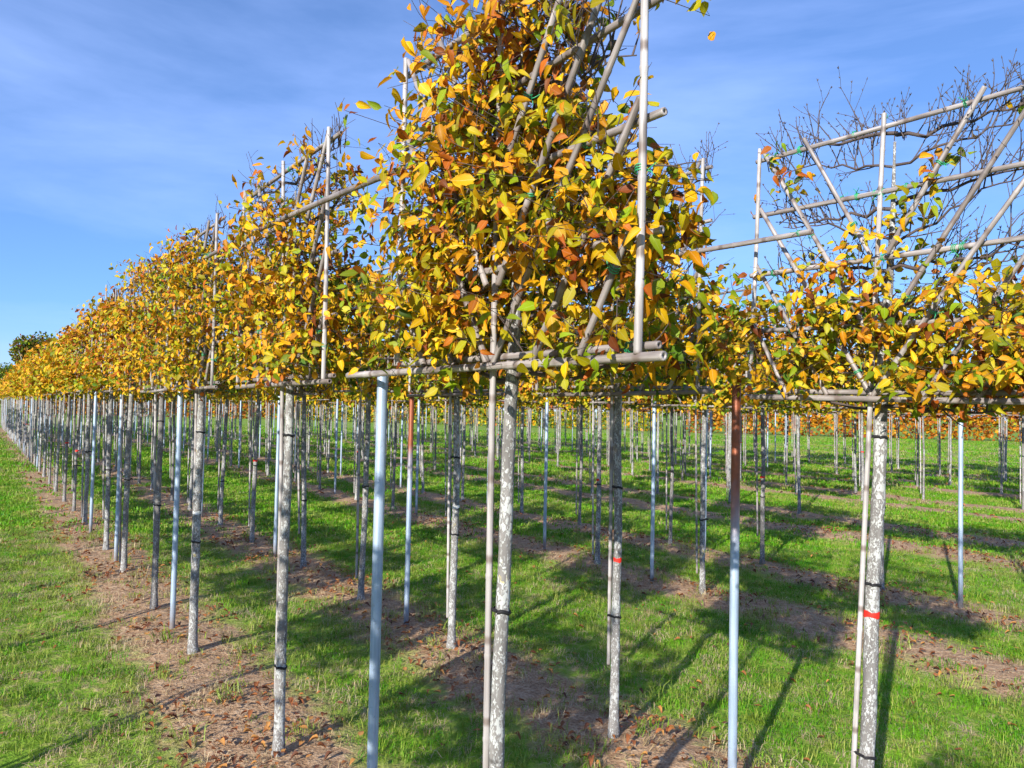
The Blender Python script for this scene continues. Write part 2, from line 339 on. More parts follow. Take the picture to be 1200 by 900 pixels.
def crown_leaves(seed, n, acc, hw, zlo, zhi, pal_fn, thick=.13, size=(.027, .057), over=.07, csize=.056, per=9, stems=None):
    """leaf placements in tree space: list of (position, 3x3 rotation, length, colour)"""
    rng = random.Random(seed); out = []
    H = zhi - zlo
    tries = 0
    while len(out) < n and tries < n * 60:
        tries += 1
        x = rng.uniform(-hw - over, hw + over); z = rng.uniform(zlo - .03, zhi + .05); y = max(-.33, min(.33, rng.gauss(0, thick)))
        xn, zn = x / hw, (z - zlo) / H
        a = acc(xn, zn)
        if abs(xn) > 1: a *= max(0, 1 - (abs(xn) - 1) * hw / over) ** .7
        if zn < .04: a *= .35
        if zn > 1: a *= .08
        nn = mnoise.noise(Vector((x * 4.5, z * 4.5, seed * 3.3)))
        a *= min(1.0, max(.10, .80 + 1.5 * nn))
        if rng.random() > a: continue
        cpal = pal_fn(xn, zn, y, rng); base = pick(rng, cpal)
        k = max(1, int(rng.gauss(per, 2)))
        ax = Vector((rng.uniform(-1, 1), -abs(rng.gauss(.5, .4)) if rng.random() < .75 else abs(rng.gauss(.5, .4)), rng.uniform(-.4, .5))).normalized()
        if stems is not None: stems.append((Vector((x * .96, y * .15, z - .03)), Vector((x, y, z)) - ax * csize * 1.2, Vector((x, y, z)) + ax * csize * 1.4))
        for j in range(k):
            s = j / max(1, k - 1) - .5
            p = Vector((x, y, z)) + ax * (s * csize * 2.6) + Vector([rng.gauss(0, csize * .42) for _ in range(3)])
            if abs(p.x) > hw + over + .03 or p.z > zhi + .05: continue
            col = base if rng.random() < .45 else pick(rng, cpal)
            sidey = -1 if (p.y < .05 or rng.random() < .3) else 1
            d = Vector((rng.gauss(0, .75), sidey * rng.gauss(.25, .5), -abs(rng.gauss(.6, .45)) + (.7 if rng.random() < .2 else 0))).normalized()
            nr = Vector((rng.gauss(0, .6), sidey * rng.uniform(.4, 1.3), rng.uniform(.0, 1.0)))
            nr = (nr - d * nr.dot(d)).normalized(); sd_ = d.cross(nr)
            Rm = np.array([[sd_.x, d.x, nr.x], [sd_.y, d.y, nr.y], [sd_.z, d.z, nr.z]], np.float32)
            out.append((p, Rm, rng.uniform(*size), col))
    return out[:n]

def leaves_mesh(name, lv, tpls, seed=0, wide=1.0):
    rng = random.Random(seed); V = []; F = []; C = []; U = []; b = 0
    for p, Rm, s, col in lv:
        v, f, u = tpls[rng.randrange(len(tpls))]
        vv = (v * np.array([s * wide, s, s], np.float32)) @ Rm.T + np.array(p, np.float32)
        V.append(vv); F.append(f + b); C.append(np.tile(np.array(col, np.float32), (len(v), 1))); U.append(u); b += len(v)
    return np_mesh(name, np.concatenate(V), np.concatenate(F), M_LEAF, col=np.concatenate(C), uv=np.concatenate(U))

# ------------------------------------------------------------------ bamboo, trunk, branch meshes
_bc = {}
def bamboo_mesh(length, r, seg=10, m=None):
    key = (round(length / .03), round(r, 4), seg, m)
    if key in _bc: return _bc[key]
    Lg = key[0] * .03; rng = random.Random(key[0] * 7 + int(r * 1e4)); mb = MB()
    zs = [(0, .45), (.0, .97), (.004, 1.0)]; z = .11 + rng.uniform(0, .08)
    while z < Lg - .05:
        zs += [(z - .012, .985), (z - .004, 1.10), (z + .002, 1.12), (z + .007, .99)]; z += .23 + rng.uniform(-.02, .02)
    zs += [(Lg - .004, 1.0), (Lg, .97), (Lg, .45)]
    if seg >= 8: zs = [(.03, .05), (.028, .45)] + zs + [(Lg - .028, .45), (Lg - .03, .05)]
    bx, by, ph = rng.uniform(-.006, .006) * Lg, rng.uniform(-.006, .006) * Lg, rng.uniform(0, 6)
    pts = [(bx * math.sin(math.pi * q / Lg), by * math.sin(math.pi * q / Lg + ph * .1), q) for q, _ in zs]
    n0 = len(zs)
    for (x, y, q), (_, rr) in zip(pts, zs):
        rad = r * rr * (1.04 - .10 * q / Lg)
        for k in range(seg): mb.v.append(Vector((x + rad * math.cos(2 * math.pi * k / seg), y + rad * math.sin(2 * math.pi * k / seg), q)))
    for i in range(n0 - 1):
        for k in range(seg):
            a = i * seg; k2 = (k + 1) % seg
            mb.f += [(a + k, a + k2, a + seg + k2), (a + k, a + seg + k2, a + seg + k)]
    mb.f += [(0, (k + 1), k) for k in range(1, seg - 1)]; a = (n0 - 1) * seg; mb.f += [(a, a + k, a + k + 1) for k in range(1, seg - 1)]
    me = mb.mesh('bamboo', m or M_BAM); _bc[key] = me; return me
def pole_matrix(p, q):
    p, q = Vector(p), Vector(q); d = q - p
    return Matrix.Translation(p) @ d.to_track_quat('Z', 'Y').to_matrix().to_4x4(), d.length
def add_pole(name, p, q, r, parent, seg=10):
    M, ln = pole_matrix(p, q); o = add(name, bamboo_mesh(ln, r, seg, M_PALE if name in ('mast_pole', 'side_pole') else None), parent, M); return o, M

HB, SP = 1.83, .257                   # bottom rail height, rail spacing
def trunk_mesh(seed, r0, m, ztop=HB + 4 * SP - .02, sides=16):
    rng = random.Random(seed); mb = MB(); zs = [-.12, -.02, .04, .10] + list(np.arange(.18, ztop, .07)); pts = []; rad = []
    a, b, c_, d_ = [rng.uniform(0, 6.3) for _ in range(4)]; amp = rng.uniform(.004, .011)
    for z in zs:
        e = min(1, z / 1.0) if z > 0 else 0
        pts.append((amp * math.sin(z * 2.3 + a) * e + .004 * math.sin(z * 7 + c_) * e, amp * .7 * math.sin(z * 1.9 + b) * e, z))
        t = max(0, z) / HB
        r = r0 * (1.0 - .20 * min(t, 1)) if t <= 1 else r0 * .80 * max(.22, (1 - (t - 1) / .62))
        r *= 1 + .42 * math.exp(-max(z, 0) / .05) + .035 * math.sin(z * 31 + d_) + rng.uniform(-.025, .025)
        rad.append(r)
    mb.tube(pts, rad, sides); me_v = mb.v
    for i, v in enumerate(me_v[:len(pts) * sides]):
        cpt = Vector(pts[i // sides]); dv = v - cpt
        f = 1 + .05 * mnoise.noise(Vector((dv.x * 60, dv.y * 60, v.z * 9 + seed)))
        me_v[i] = cpt + dv * f
    return mb.mesh('trunk', m), pts, rad

def twig(mb, rng, p, d, ln, r, depth, bare):
    """zigzag shoot with alternate buds and side shoots"""
    p = Vector(p); d = Vector(d).normalized(); n = max(2, int(ln / .035)); pts = [p.copy()]; rad = [r]
    side = 1
    for i in range(n):
        st = ln / n; d = (d + Vector((rng.gauss(0, .13), rng.gauss(0, .13), rng.gauss(.03, .10)))).normalized()
        p = p + d * st; pts.append(p.copy()); rad.append(max(.0010, r * (1 - .65 * (i + 1) / n)))
        side = -side
        perp = d.cross(Vector((rng.uniform(-1, 1), rng.uniform(-1, 1), rng.uniform(-1, 1)))).normalized()
        if depth > 0 and rng.random() < .55 and i < n - 1:
            twig(mb, rng, p, d * .6 + perp * .8 + Vector((0, 0, .15)), ln * rng.uniform(.25, .55), rad[-1] * .7, depth - 1, bare)
        elif bare and rng.random() < .75:
            q = d * .75 + perp * .5; mb.tube([p, p + q * .006, p + q * .012], [.0012, .0024, .0004], 4, False)
    mb.tube(pts, rad, 4 if r < .003 else 6, False)
    if bare: mb.tube([p, p + d * .005, p + d * .013], [.001, .0024, .0003], 4, False)

def limb(seed, z, sgn, hw, r, bare, density=1.0, tz=None):
    rng = random.Random(seed); mb = MB(); n = 9; pts = []; rad = []
    rise = rng.uniform(.0, .05) if tz is None else tz; ex = hw * rng.uniform(.75, 1.02)
    for i in range(n + 1):
        t = i / n
        pts.append(Vector((sgn * ex * t, .01 - .03 * t + rng.gauss(0, .012), z - .05 + rise * math.sin(t * 1.5) + rng.gauss(0, .010)))); rad.append(r * (1 - .72 * t))
    mb.tube(pts, rad, 6, False)
    k = int(10 * density)
    for j in range(k):
        t = .1 + .9 * (j + rng.random()) / k; i = min(n - 1, int(t * n)); p = pts[i].lerp(pts[i + 1], t * n - i)
        d = Vector((sgn * rng.uniform(.0, .7), rng.gauss(0, .35), rng.gauss(.8, .4)))
        twig(mb, rng, p, d, rng.uniform(.08, .24), .0030, 1 if density > .6 else 0, bare)
    return mb.mesh('branch', M_TWIG)

def add_shoots(seed, hw, n, ztop, hmax, t):
    rng = random.Random(seed)
    for _ in range(n):
        mb = MB(); x = rng.uniform(-hw, hw); twig(mb, rng, (x, rng.gauss(0, .03), ztop - .05), (rng.gauss(0, .25), rng.gauss(0, .2), 1), rng.uniform(.08, hmax), .0029, 1, True)
        add('shoot', mb.mesh('shoot', M_TWIG), t)

def tie_mesh(r, m, w_=.0022, tails=True, turns=2):
    mb = MB()
    for t in range(turns):
        z0 = (t - .5) * .006
        mb.tube([(r * math.cos(a), r * math.sin(a), z0 + .002 * math.sin(a * 2)) for a in np.linspace(0, 2 * math.pi, 15)], w_, 5, False)
    if tails:
        mb.tube([(r, 0, 0), (r + .008, .004, .006), (r + .02, .002, .018), (r + .028, .006, .016)], [w_, w_, w_ * .8, w_ * .5], 4)
        mb.tube([(r, 0, 0), (r + .010, -.006, -.004), (r + .018, -.012, -.016)], [w_, w_, w_ * .5], 4)
    return mb.mesh('tie', m)
TIE_G = [tie_mesh(.0128, M_GREEN, .0014), tie_mesh(.014, M_GREEN, .0017), tie_mesh(.0125, M_GREEN, .0014, True, 3)]
def loop_mesh(ax, r1, bx, by, r2):
    """rubber strap in a figure round trunk (centre 0, radius r1) and cane (centre bx, by; radius r2)"""
    mb = MB(); c = Vector((bx, by)); ang = math.atan2(by, bx); pts = []
    for a in np.linspace(ang + math.pi / 2, ang + 1.5 * math.pi, 12): pts.append((r1 * math.cos(a), r1 * math.sin(a)))
    for a in np.linspace(ang - math.pi / 2, ang + math.pi / 2, 9): pts.append((bx + r2 * math.cos(a), by + r2 * math.sin(a)))
    pts.append(pts[0]); n0 = len(pts)
    for i, (x, y) in enumerate(pts):
        for dz, dr in ((-.006, 0), (.006, 0)): mb.v.append(Vector((x, y, dz + .004 * math.sin(i * .7))))
    for (x, y) in pts:
        d = Vector((x - bx * .5, y - by * .5)).normalized() * .003
    for i in range(n0 - 1):
        a = 2 * i; mb.f += [(a, a + 2, a + 3), (a, a + 3, a + 1)]
    mb.tube([(x, y, .004 * math.sin(i * .7)) for i, (x, y) in enumerate(pts)], .0034, 5, False)
    return mb.mesh('rubber_tie', M_RUBBER)
def band_mesh(r, m, h=.016):
    mb = MB(); k = 18; z = [-h / 2, h / 2]
    for i in range(k):
        a = 2 * math.pi * i / k
        for q in z: mb.v.append(Vector((r * math.cos(a), r * math.sin(a), q + .003 * math.sin(3 * a + q * 90) + .001 * math.sin(7 * a))))
    for i in range(k):
        a = 2 * i; b = 2 * ((i + 1) % k); mb.f += [(a, b, b + 1), (a, b + 1, a + 1)]
    return mb.mesh('paint_band', m)

# ------------------------------------------------------------------ pleached trees
ORD = ['', 'nearest', 'second', 'third', 'fourth', 'fifth', 'sixth', 'seventh', 'eighth', 'ninth', 'tenth', 'eleventh', 'twelfth']
def ordw(i):
    if i < len(ORD): return ORD[i]
    return '%d%s' % (i, 'th' if 10 < i % 100 < 20 else {1: 'st', 2: 'nd', 3: 'rd'}.get(i % 10, 'th'))
ROWNAME = ['front row', 'second row', 'third row', 'fourth row', 'fifth row', 'sixth row', 'seventh row', 'eighth row', 'ninth row', 'tenth row', 'eleventh row', 'last row']

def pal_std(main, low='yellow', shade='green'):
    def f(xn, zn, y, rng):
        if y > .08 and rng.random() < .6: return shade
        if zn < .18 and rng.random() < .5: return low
        if zn > .8 and rng.random() < .4: return 'brown'
        return main
    return f

def detailed_tree(seed, x0, z, label, hw=.57, r0=.036, acc=None, n=2200, main='gold', low='yellow', bark=None, lean=(0, 0), singles=300,
                  mast_lo=.2, bands=(), straps=(.85, 1.55), limbs=1.0, bare=False, shoots=14, shoot_h=.25, dz=0.0, leafz=(0, 1), thick=.13, ties=14, over=.08, low_left=.02):
    rng = random.Random(seed); P = rowpt(x0, z); P.z = gz(P.x, P.y)
    M = Matrix.Translation(P) @ Matrix.Rotation(R(lean[0]), 4, 'Y') @ Matrix.Rotation(R(lean[1]), 4, 'X') @ ROWM
    t = empty('pleached_tree', M, label=label, category='tree', group='pleached trees in rows')
    hb = HB + dz - P.z; zt = hb + 4 * SP
    tm, tp, tr_ = trunk_mesh(seed, r0, bark or M_BARK, zt - .03)
    trunk = add('trunk', tm, t)
    def at(zz):
        i = min(range(len(tp)), key=lambda k: abs(tp[k][2] - zz)); return tp[i], tr_[i]
    mx0, my0 = -(r0 + .0075), -.012
    for zz in straps:
        (cx, cy, _), rr = at(zz); add('rubber_tie', loop_mesh(0, rr + .003, mx0 - cx, my0 - cy, .0125), trunk, Matrix.Translation((cx, cy, zz)))
    for zz, m_, h_ in bands:
        (cx, cy, _), rr = at(zz); add('paint_band', band_mesh(rr * 1.045, m_, h_), trunk, Matrix.Translation((cx, cy, zz)))
    poles = []
    poles.append(add_pole('mast_pole', (mx0 - .004, my0, mast_lo), (-.012, -.062, zt + .04), .0098, t))
    for k in range(5):
        zz = hb + k * SP; j = rng.uniform(-.008, .008)
        poles.append(add_pole('rail_pole', (-hw - .04, -.050, zz + j), (hw + .045, -.050, zz - j), rng.uniform(.0092, .0112), t))
    poles.append(add_pole('rail_pole', (-hw - low_left, -.076, hb - .034), (hw + .085, -.076, hb - .026), .0118, t))
    for s in (-1, 1):
        poles.append(add_pole('side_pole', (s * (hw + rng.uniform(-.004, .012)), -.078, hb - (.02 if s > 0 else .01)), (s * hw + rng.uniform(-.01, .01), -.078, zt + .035), .0094, t))
        sl = 1.38                                   # herring-bone canes: rise per run
        for (xe, ze, xs, zs_) in ((hw - .01, zt, .03, zt - hw * sl), (hw * .62, zt, .03, zt - hw * .62 * sl),
                                  (hw - .01, zt - SP, .03, zt - SP - hw * sl), (hw - .01, zt - 2 * SP, hw - .01 - 2 * SP / sl, hb), (hw - .01, zt - 3 * SP, hw - .01 - SP / sl, hb)):
            if zs_ < hb: xs = xe - (ze - hb) / sl; zs_ = hb
            poles.append(add_pole('diagonal_pole', (s * xs, -.074, zs_ - .02), (s * xe, -.074, ze + .03), rng.uniform(.0084, .0102), t))
    k = 0
    for o, Mp in poles[1:6] * 2:
        for _ in range(max(1, ties // 10)):
            xx = rng.uniform(.05, 2 * hw); Mt = Mp @ Matrix.Translation((0, 0, xx)) @ Matrix.Rotation(rng.uniform(0, 6), 4, 'Z')
            add('green_tie', rng.choice(TIE_G), o, Mt, Mp)
    for o, Mp in poles[7:]:
        if rng.random() < ties / 20: add('green_tie', rng.choice(TIE_G), o, Mp @ Matrix.Translation((0, 0, rng.uniform(.1, .5))) @ Matrix.Rotation(rng.uniform(0, 6), 4, 'Z'), Mp)
    for k in range(5):
        for s in (-1, 1):
            add('branch', limb(seed * 50 + k * 2 + s, hb + k * SP + rng.uniform(-.03, .03), s, hw, .0085, bare, limbs), t)
            if limbs > .8 and k < 4: add('branch', limb(seed * 50 + 20 + k * 2 + s, hb + (k + .5) * SP + rng.uniform(-.04, .04), s, hw, .006, bare, limbs, rng.uniform(.02, .2)), t)
    add_shoots(seed + 9, hw * 1.02, shoots, zt, shoot_h, t)
    stems = []
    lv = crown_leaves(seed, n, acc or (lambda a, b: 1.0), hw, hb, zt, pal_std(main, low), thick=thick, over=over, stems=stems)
    mb = MB()
    for a_, b_, c_ in stems: mb.tube([a_, b_, c_], [.0014, .0012, .0007], 3, False)
    add('fine_twigs', mb.mesh('fine_twigs', M_TWIG), t, kind='stuff')
    # the leaves nearest the viewer are separate pieces
    Mi = M.inverted(); cl_ = Mi @ Vector((0, 0, CAM_H))
    idx = sorted(range(len(lv)), key=lambda i: (lv[i][0] - cl_).length + lv[i][0].y * .8)[:max(singles, 0)]
    sel = set(idx); rest = [l for i, l in enumerate(lv) if i not in sel]
    crown = add('crown', leaves_mesh('crown', rest, TPL, seed), t, kind='stuff')
    for i in idx:
        p, Rm, s, col = lv[i]
        m4 = Matrix([[*(Rm[a] * s), p[a]] for a in range(3)] + [[0, 0, 0, 1]])
        o = add('leaf', LEAF_ME[rng.randrange(10)], crown, m4); o.color = (*col, 1)
    return t

def sm(a, b, x): t = max(0., min(1., (x - a) / (b - a))); return t * t * (3 - 2 * t)
ROWX = [1.54, 3.46, 7.0, 9.0, 12.5, 14.45, 18.0, 19.95, 23.5, 25.45, 29.0, 31.0]

def accA(x, z):
    a = 1.0
    if x < -.55: a *= 1 - .92 * sm(.5, .72, z)
    if x < -.2: a *= 1 - .8 * sm(.68, .88, z)
    if x < -.78: a *= 1 - .85 * sm(.15, .35, z)
    if x > .62: a *= 1 - .93 * sm(.28, .5, z)
    if x > .2: a *= 1 - .68 * sm(.45, .7, z)
    if x > .98: a *= .3 * (1 - sm(.3, .5, z))
    return a
def accB(x, z):
    if x > .9 and z > .3: return .04
    return (1 - .9 * sm(.52, .72, z)) if x < -.1 else (1 - .45 * sm(.7, 1, z)) * ((1 - .85 * sm(.3, .5, z)) if x > .72 else 1)
def accR(x, z): return max(.02, 1.0 - sm(.05, .60, z), .45 * math.exp(-(x / .16) ** 2) * (1 - sm(.5, .85, z))) * (.7 if x < -.6 else 1)
def accT(x, z): return max(.03, 1.0 - sm(.5, .85, z)) * ((1 - .85 * sm(.4, .6, z)) if x > .35 else 1)
def accF(x, z): return 1 - .35 * sm(.8, 1.05, z)

detailed_tree(11, 1.515, 2.21, 'nearest tree of the front row, tall golden crown on bamboo frame, lichen spotted trunk', hw=.585, r0=.023, acc=accA, n=7600, over=.02, dz=.02, low_left=.42, main='gold', lean=(.5, 0), mast_lo=.12, straps=(1.12, .5), shoots=12)
detailed_tree(12, 1.54, 3.80, 'second front-row tree, golden crown with bare upper left corner of its frame', hw=.64, r0=.0255, acc=accB, n=6000, main='gold', mast_lo=.27, straps=(.42, 1.55), shoots=16, shoot_h=.18, bands=())
detailed_tree(13, 1.54, 5.30, 'third front-row tree, mottled trunk with a white label band, full golden crown', hw=.60, r0=.029, acc=accF, n=5400, main='yellow', mast_lo=.0, straps=(.75, 1.5), bands=((.95, M_WHITE, .02),), singles=220, limbs=.6)
detailed_tree(14, 1.54, 6.45, 'fourth front-row tree, slim trunk behind the third, full orange-gold crown', hw=.56, r0=.026, acc=accF, n=4800, main='gold', mast_lo=.5, bark=M_BARK2, singles=120, limbs=.5)
detailed_tree(21, 3.40, 2.95, 'right-hand second-row tree, bare twigs above, yellow leaves below, red band on trunk', hw=.57, r0=.029, acc=accR, n=3300, main='yellow', lean=(2.4, 0), mast_lo=.05, straps=(1.62, 1.06, .42), bands=((.95, M_RED, .022),), bare=True, shoots=40, shoot_h=.18, dz=-.03, limbs=1.5, ties=34)
detailed_tree(22, 3.42, 4.10, 'second-row tree with red paint band, between the nearest tree and the rusty post', hw=.62, r0=.0245, acc=accT, n=4200, main='yellow', low='green', mast_lo=.36, straps=(.62, 1.3), bands=((.92, M_RED, .022),), bare=True, shoots=20)
detailed_tree(23, 3.46, 5.55, 'dark shaded second-row trunk just left of the nearest tree', hw=.60, r0=.028, acc=accF, n=4200, main='yellow', low='green', mast_lo=.2, straps=(.8, 1.35), bands=((1.0, M_WHITE, .02),), singles=150, limbs=.5)

# shared lighter copies for the rest of the rows
VARS = []
for i, (mainp, n_, acc_, mult) in enumerate((('gold', 3105, accF, 1.0), ('yellow', 3105, accF, 1.0), ('gold', 3105, accF, 1.0), ('yellow', 2700, accT, 1.0), ('green', 2970, accF, 1.0), ('orange', 2430, accF, 1.0))):
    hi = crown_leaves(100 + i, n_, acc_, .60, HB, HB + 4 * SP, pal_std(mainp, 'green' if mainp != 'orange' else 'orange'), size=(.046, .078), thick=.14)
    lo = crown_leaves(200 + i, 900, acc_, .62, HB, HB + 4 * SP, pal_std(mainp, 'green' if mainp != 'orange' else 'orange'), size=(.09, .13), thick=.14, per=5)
    VARS.append((leaves_mesh('crown_mid_%d' % i, hi, [TPL[0], TPL[1], TPL[4]] if False else TPL_LO + [TPL[3]], i), leaves_mesh('crown_far_%d' % i, lo, TPL_LO, i)))
TRUNKS = [trunk_mesh(300 + i, r_, b_, sides=10)[0] for i, (r_, b_) in enumerate(((.029, M_BARK), (.026, M_BARK2), (.028, M_BARK), (.023, M_BARK2), (.028, M_BARK)))]
def branchwork(seed):
    rng = random.Random(seed); mb = MB()
    for k in range(5):
        for s in (-1, 1):
            pts = [Vector((s * .6 * j / 5, rng.gauss(0, .02), HB + k * SP + rng.gauss(0, .02))) for j in range(6)]
            mb.tube(pts, [.008 - .0011 * j for j in range(6)], 4, False)
            for j in range(1, 6): twig(mb, rng, pts[j], (s * .4, rng.gauss(0, .5), rng.gauss(.5, .5)), rng.uniform(.1, .25), .003, 0, False)
    for _ in range(9): twig(mb, rng, (rng.uniform(-.6, .6), 0, HB + 4 * SP - .03), (rng.gauss(0, .25), rng.gauss(0, .25), 1), rng.uniform(.06, .18), .0024, 0, False)
    return mb.mesh('branches', M_TWIG)
BW = [branchwork(400), branchwork(401)]
LOW_RAIL = bamboo_mesh(1.26, .0112, 6); CANE = [bamboo_mesh(2.7, .0102, 6, M_PALE), bamboo_mesh(2.52, .0112, 6, M_PALE)]
SIDE = bamboo_mesh(1.08, .0095, 6)
TBAND = band_mesh(.0285, M_RED, .022); TSTRAP = loop_mesh(0, .031, -.040, -.028, .013)

def light_tree(rng, x0, z, label, var, mid, group='pleached trees in rows', frame_lean=0):
    P = rowpt(x0, z); P.z = gz(P.x, P.y)
    yaw = rng.gauss(0, R(1.2)); flip = Matrix.Scale(-1, 4, (1, 0, 0)) if rng.random() < .5 else Matrix.Identity(4)
    M = Matrix.Translation(P) @ Matrix.Rotation(rng.gauss(0, R(.7)), 4, 'Y') @ ROWM @ Matrix.Rotation(yaw, 4, 'Z')
    t = empty('pleached_tree', M, label=label, category='tree', group=group)
    tr = add('trunk', rng.choice(TRUNKS), t, Matrix.Rotation(rng.uniform(0, 6.3), 4, 'Z') @ Matrix.Diagonal((1, 1, 1, 1)))
    if rng.random() < .22: add('paint_band', TBAND, tr, Matrix.Translation((0, 0, rng.uniform(.85, 1.0))))
    add('mast_pole', rng.choice(CANE), t, pole_matrix((-.042, -.028, rng.uniform(.05, .4)), (-.034, -.088, 2.9))[0])
    if mid: add('rubber_tie', TSTRAP, tr, Matrix.Translation((0, 0, rng.uniform(.6, 1.0))) @ Matrix.Rotation(0, 4, 'Z'))
    dzz = rng.uniform(-.03, .03) - P.z
    add('rail_pole', LOW_RAIL, t, pole_matrix((-.63, -.07, HB - .02 + dzz), (.63, -.07, HB - .02 + dzz + rng.gauss(0, .01)))[0])
    if mid:
        for k in range(1, 5): add('rail_pole', LOW_RAIL, t, pole_matrix((-.63, -.05, HB + k * SP + dzz), (.63, -.05, HB + k * SP + dzz))[0])
        for s in (-1, 1):
            add('side_pole', SIDE, t, Matrix.Translation((s * .59, -.10, HB - .02 + dzz)))
            for (xe, ze) in ((.58, HB + 4 * SP), (.36, HB + 4 * SP), (.58, HB + 3 * SP), (.58, HB + 2 * SP)):
                xs, zs_ = .03, ze - (xe - .03) * 1.38
                if zs_ < HB: xs = xe - (ze - HB) / 1.38; zs_ = HB
                Mp, ln = pole_matrix((s * xs, -.081, zs_ + dzz), (s * xe, -.081, ze + .03 + dzz)); add('diagonal_pole', bamboo_mesh(ln, .0095, 6), t, Mp)
        add('branches', BW[rng.randrange(2)], t, Matrix.Translation((0, 0, dzz)))
    sc_ = Matrix.Diagonal((rng.uniform(.95, 1.08), rng.uniform(.9, 1.15), 1, 1))
    add('crown', VARS[var][0 if mid else 1], t, Matrix.Translation((0, 0, dzz + HB)) @ Matrix.Diagonal((1, 1, rng.uniform(.84, 1.08), 1)) @ Matrix.Translation((0, 0, -HB)) @ sc_ @ flip, kind='stuff')
    return t

POST_ME = {}
def post_mesh(m):
    mb = MB(); r = .0200; zs = [(-.1, 1), (1.83, 1), (1.835, .96), (1.835, .8), (1.80, .78)]
    seg = 16
    for q, rr in zs:
        for k in range(seg): mb.v.append(Vector((r * rr * math.cos(2 * math.pi * k / seg), r * rr * math.sin(2 * math.pi * k / seg), q)))
    for i in range(len(zs) - 1):
        for k in range(seg):
            a = i * seg; k2 = (k + 1) % seg; mb.f += [(a + k, a + k2, a + seg + k2), (a + k, a + seg + k2, a + seg + k)]
    b = (len(zs) - 1) * seg; mb.f += [(b, b + k, b + k + 1) for k in range(1, seg - 1)]
    return mb.mesh('steel_post', m, smooth=True)
POST_A, POST_B = post_mesh(M_POST), post_mesh(M_POST_R)
CLAMP = loop_mesh(0, .026, .0, -.045, .02)
def post(x0, z, label, rust=False, dh=0.0, lean=0.0):
    P = rowpt(x0, z); P.z = gz(P.x, P.y)
    M = Matrix.Translation(P + Vector((0, 0, dh))) @ Matrix.Rotation(R(lean), 4, 'Y') @ ROWM
    t = add('steel_post', POST_B if rust else POST_A, None, M, label=label, category='post', group='steel posts in the tree rows')
    return t

rng = random.Random(77)
rows_z = [
    [7.78, 8.85, 10.6, 11.8, 13.1, 14.5, 15.8, 17.1],
    [6.85, 8.05, 9.55],
    [7.4], [6.35, 7.65, 8.8], [], [], [], [], [], [], [], []]
posts_z = [[2.93, 5.85, 8.22, 10.05], [3.46, 6.05, 8.7], [7.9], [7.0, 9.45], [], [], [], [], [], [], [], []]
first = [0, 0, 0, 0, 15.6, 13.5, 12.9, 13.5, 16.5, 17.4, 20.5, 22.0]
endz = [47, 47, 47, 47, 46, 46, 45, 45, 44, 44, 40, 40]
near_count = [4, 3] + [0] * 10
PN = {}
for ri, x0 in enumerate(ROWX):
    zs = list(rows_z[ri]); pz = list(posts_z[ri]); k = 0
    z = zs[-1] if zs else first[ri]
    if not zs: zs.append(z)
    while z < endz[ri]:
        step = 1.17 + rng.uniform(-.04, .08); k += 1
        if k % 2 == 0:
            step += .34
            if ri < 4 or k % 6 == 0: pz.append(z + step * .5)
        z += step
        if ri >= 4 and rng.random() < (.36 if ri < 6 else .14): continue
        zs.append(z)
    for i, z in enumerate(zs):
        num = near_count[ri] + i + 1
        if ri == 0: var = rng.choice([0, 0, 1, 2, 2, 1])
        elif ri == 1: var = rng.choice([0, 1, 1, 4, 3])
        elif ri < 4: var = rng.choice([3, 4, 1, 1, 0])
        elif ri < 7: var = rng.choice([1, 4, 0, 5, 1])
        else: var = rng.choice([5, 5, 5, 0])
        tint = ['golden', 'yellow', 'golden', 'thin yellow', 'greenish', 'orange'][var]
        light_tree(rng, x0, z, '%s pleached tree, %s from the near end of the %s' % (tint, ordw(num), ROWNAME[ri]), var, z < (13 if ri < 2 else 12))
    for i, z in enumerate(pz):
        rust = (ri, i) in ((1, 0), (1, 1))
        if (ri, i) == (0, 0): lb = 'pale blue-grey steel post between the two nearest front-row trees'
        elif (ri, i) == (1, 0): lb = 'steel post with rusty brown upper half, left of the bare-topped tree'
        elif (ri, i) == (1, 1): lb = 'blue steel post with rusty top, just right of the nearest steel post'
        elif (ri, i) == (3, 0): lb = 'pale grey steel post right of the bare-topped tree, standing in sunlit grass'
        else: lb = 'thin blue-grey steel post, %s from the near end of the %s' % (ordw(i + 1), ROWNAME[ri])
        post(x0 - (.045 if ri else 0), z, lb, rust, dh=(.0 if i else -.01))

# the row beyond the left edge of the view: it throws the shadows that lie across the lane
for i, z in enumerate([-4.9, -3.6, -2.3, .25, 1.8, 3.45, 4.9, 6.1, 7.6] + [9.0 + 1.4 * q for q in range(20)]):
    light_tree(rng, -2.04, z, '%s pleached tree of the row just outside the left edge of view' % ordw(i + 1), rng.choice([0, 1, 2]), -5 < z < 6, group='pleached trees outside the left edge')
# long canes tied across the gaps between frames
def gap_cane(x0, za, ha, zb, hb_, off, label):
    nrm = Vector((math.sin(-TH), math.cos(TH), 0)) * off   # towards the sunny side for negative off
    nrm = (ROWM @ Vector((0, off, 0)))
    a = rowpt(x0, za) + nrm + Vector((0, 0, ha)); b = rowpt(x0, zb) + nrm + Vector((0, 0, hb_))
    M, ln = pole_matrix(a, b); o = add('bamboo_cane', bamboo_mesh(ln, .0118, 8), None, M, label=label, category='cane', group='canes tied across gaps')
    add('green_tie', TIE_G[0], o, Matrix.Translation((0, 0, .06))); add('green_tie', TIE_G[1], o, Matrix.Translation((0, 0, ln - .1)))
gap_cane(1.54, 2.66, 2.50, 4.85, 2.62, -.125, 'long bare cane bridging the gap between the two nearest front-row trees')
gap_cane(3.46, 3.12, 2.44, 3.95, 2.47, -.128, 'bare cane bridging from the bare-topped tree across to its left neighbour')

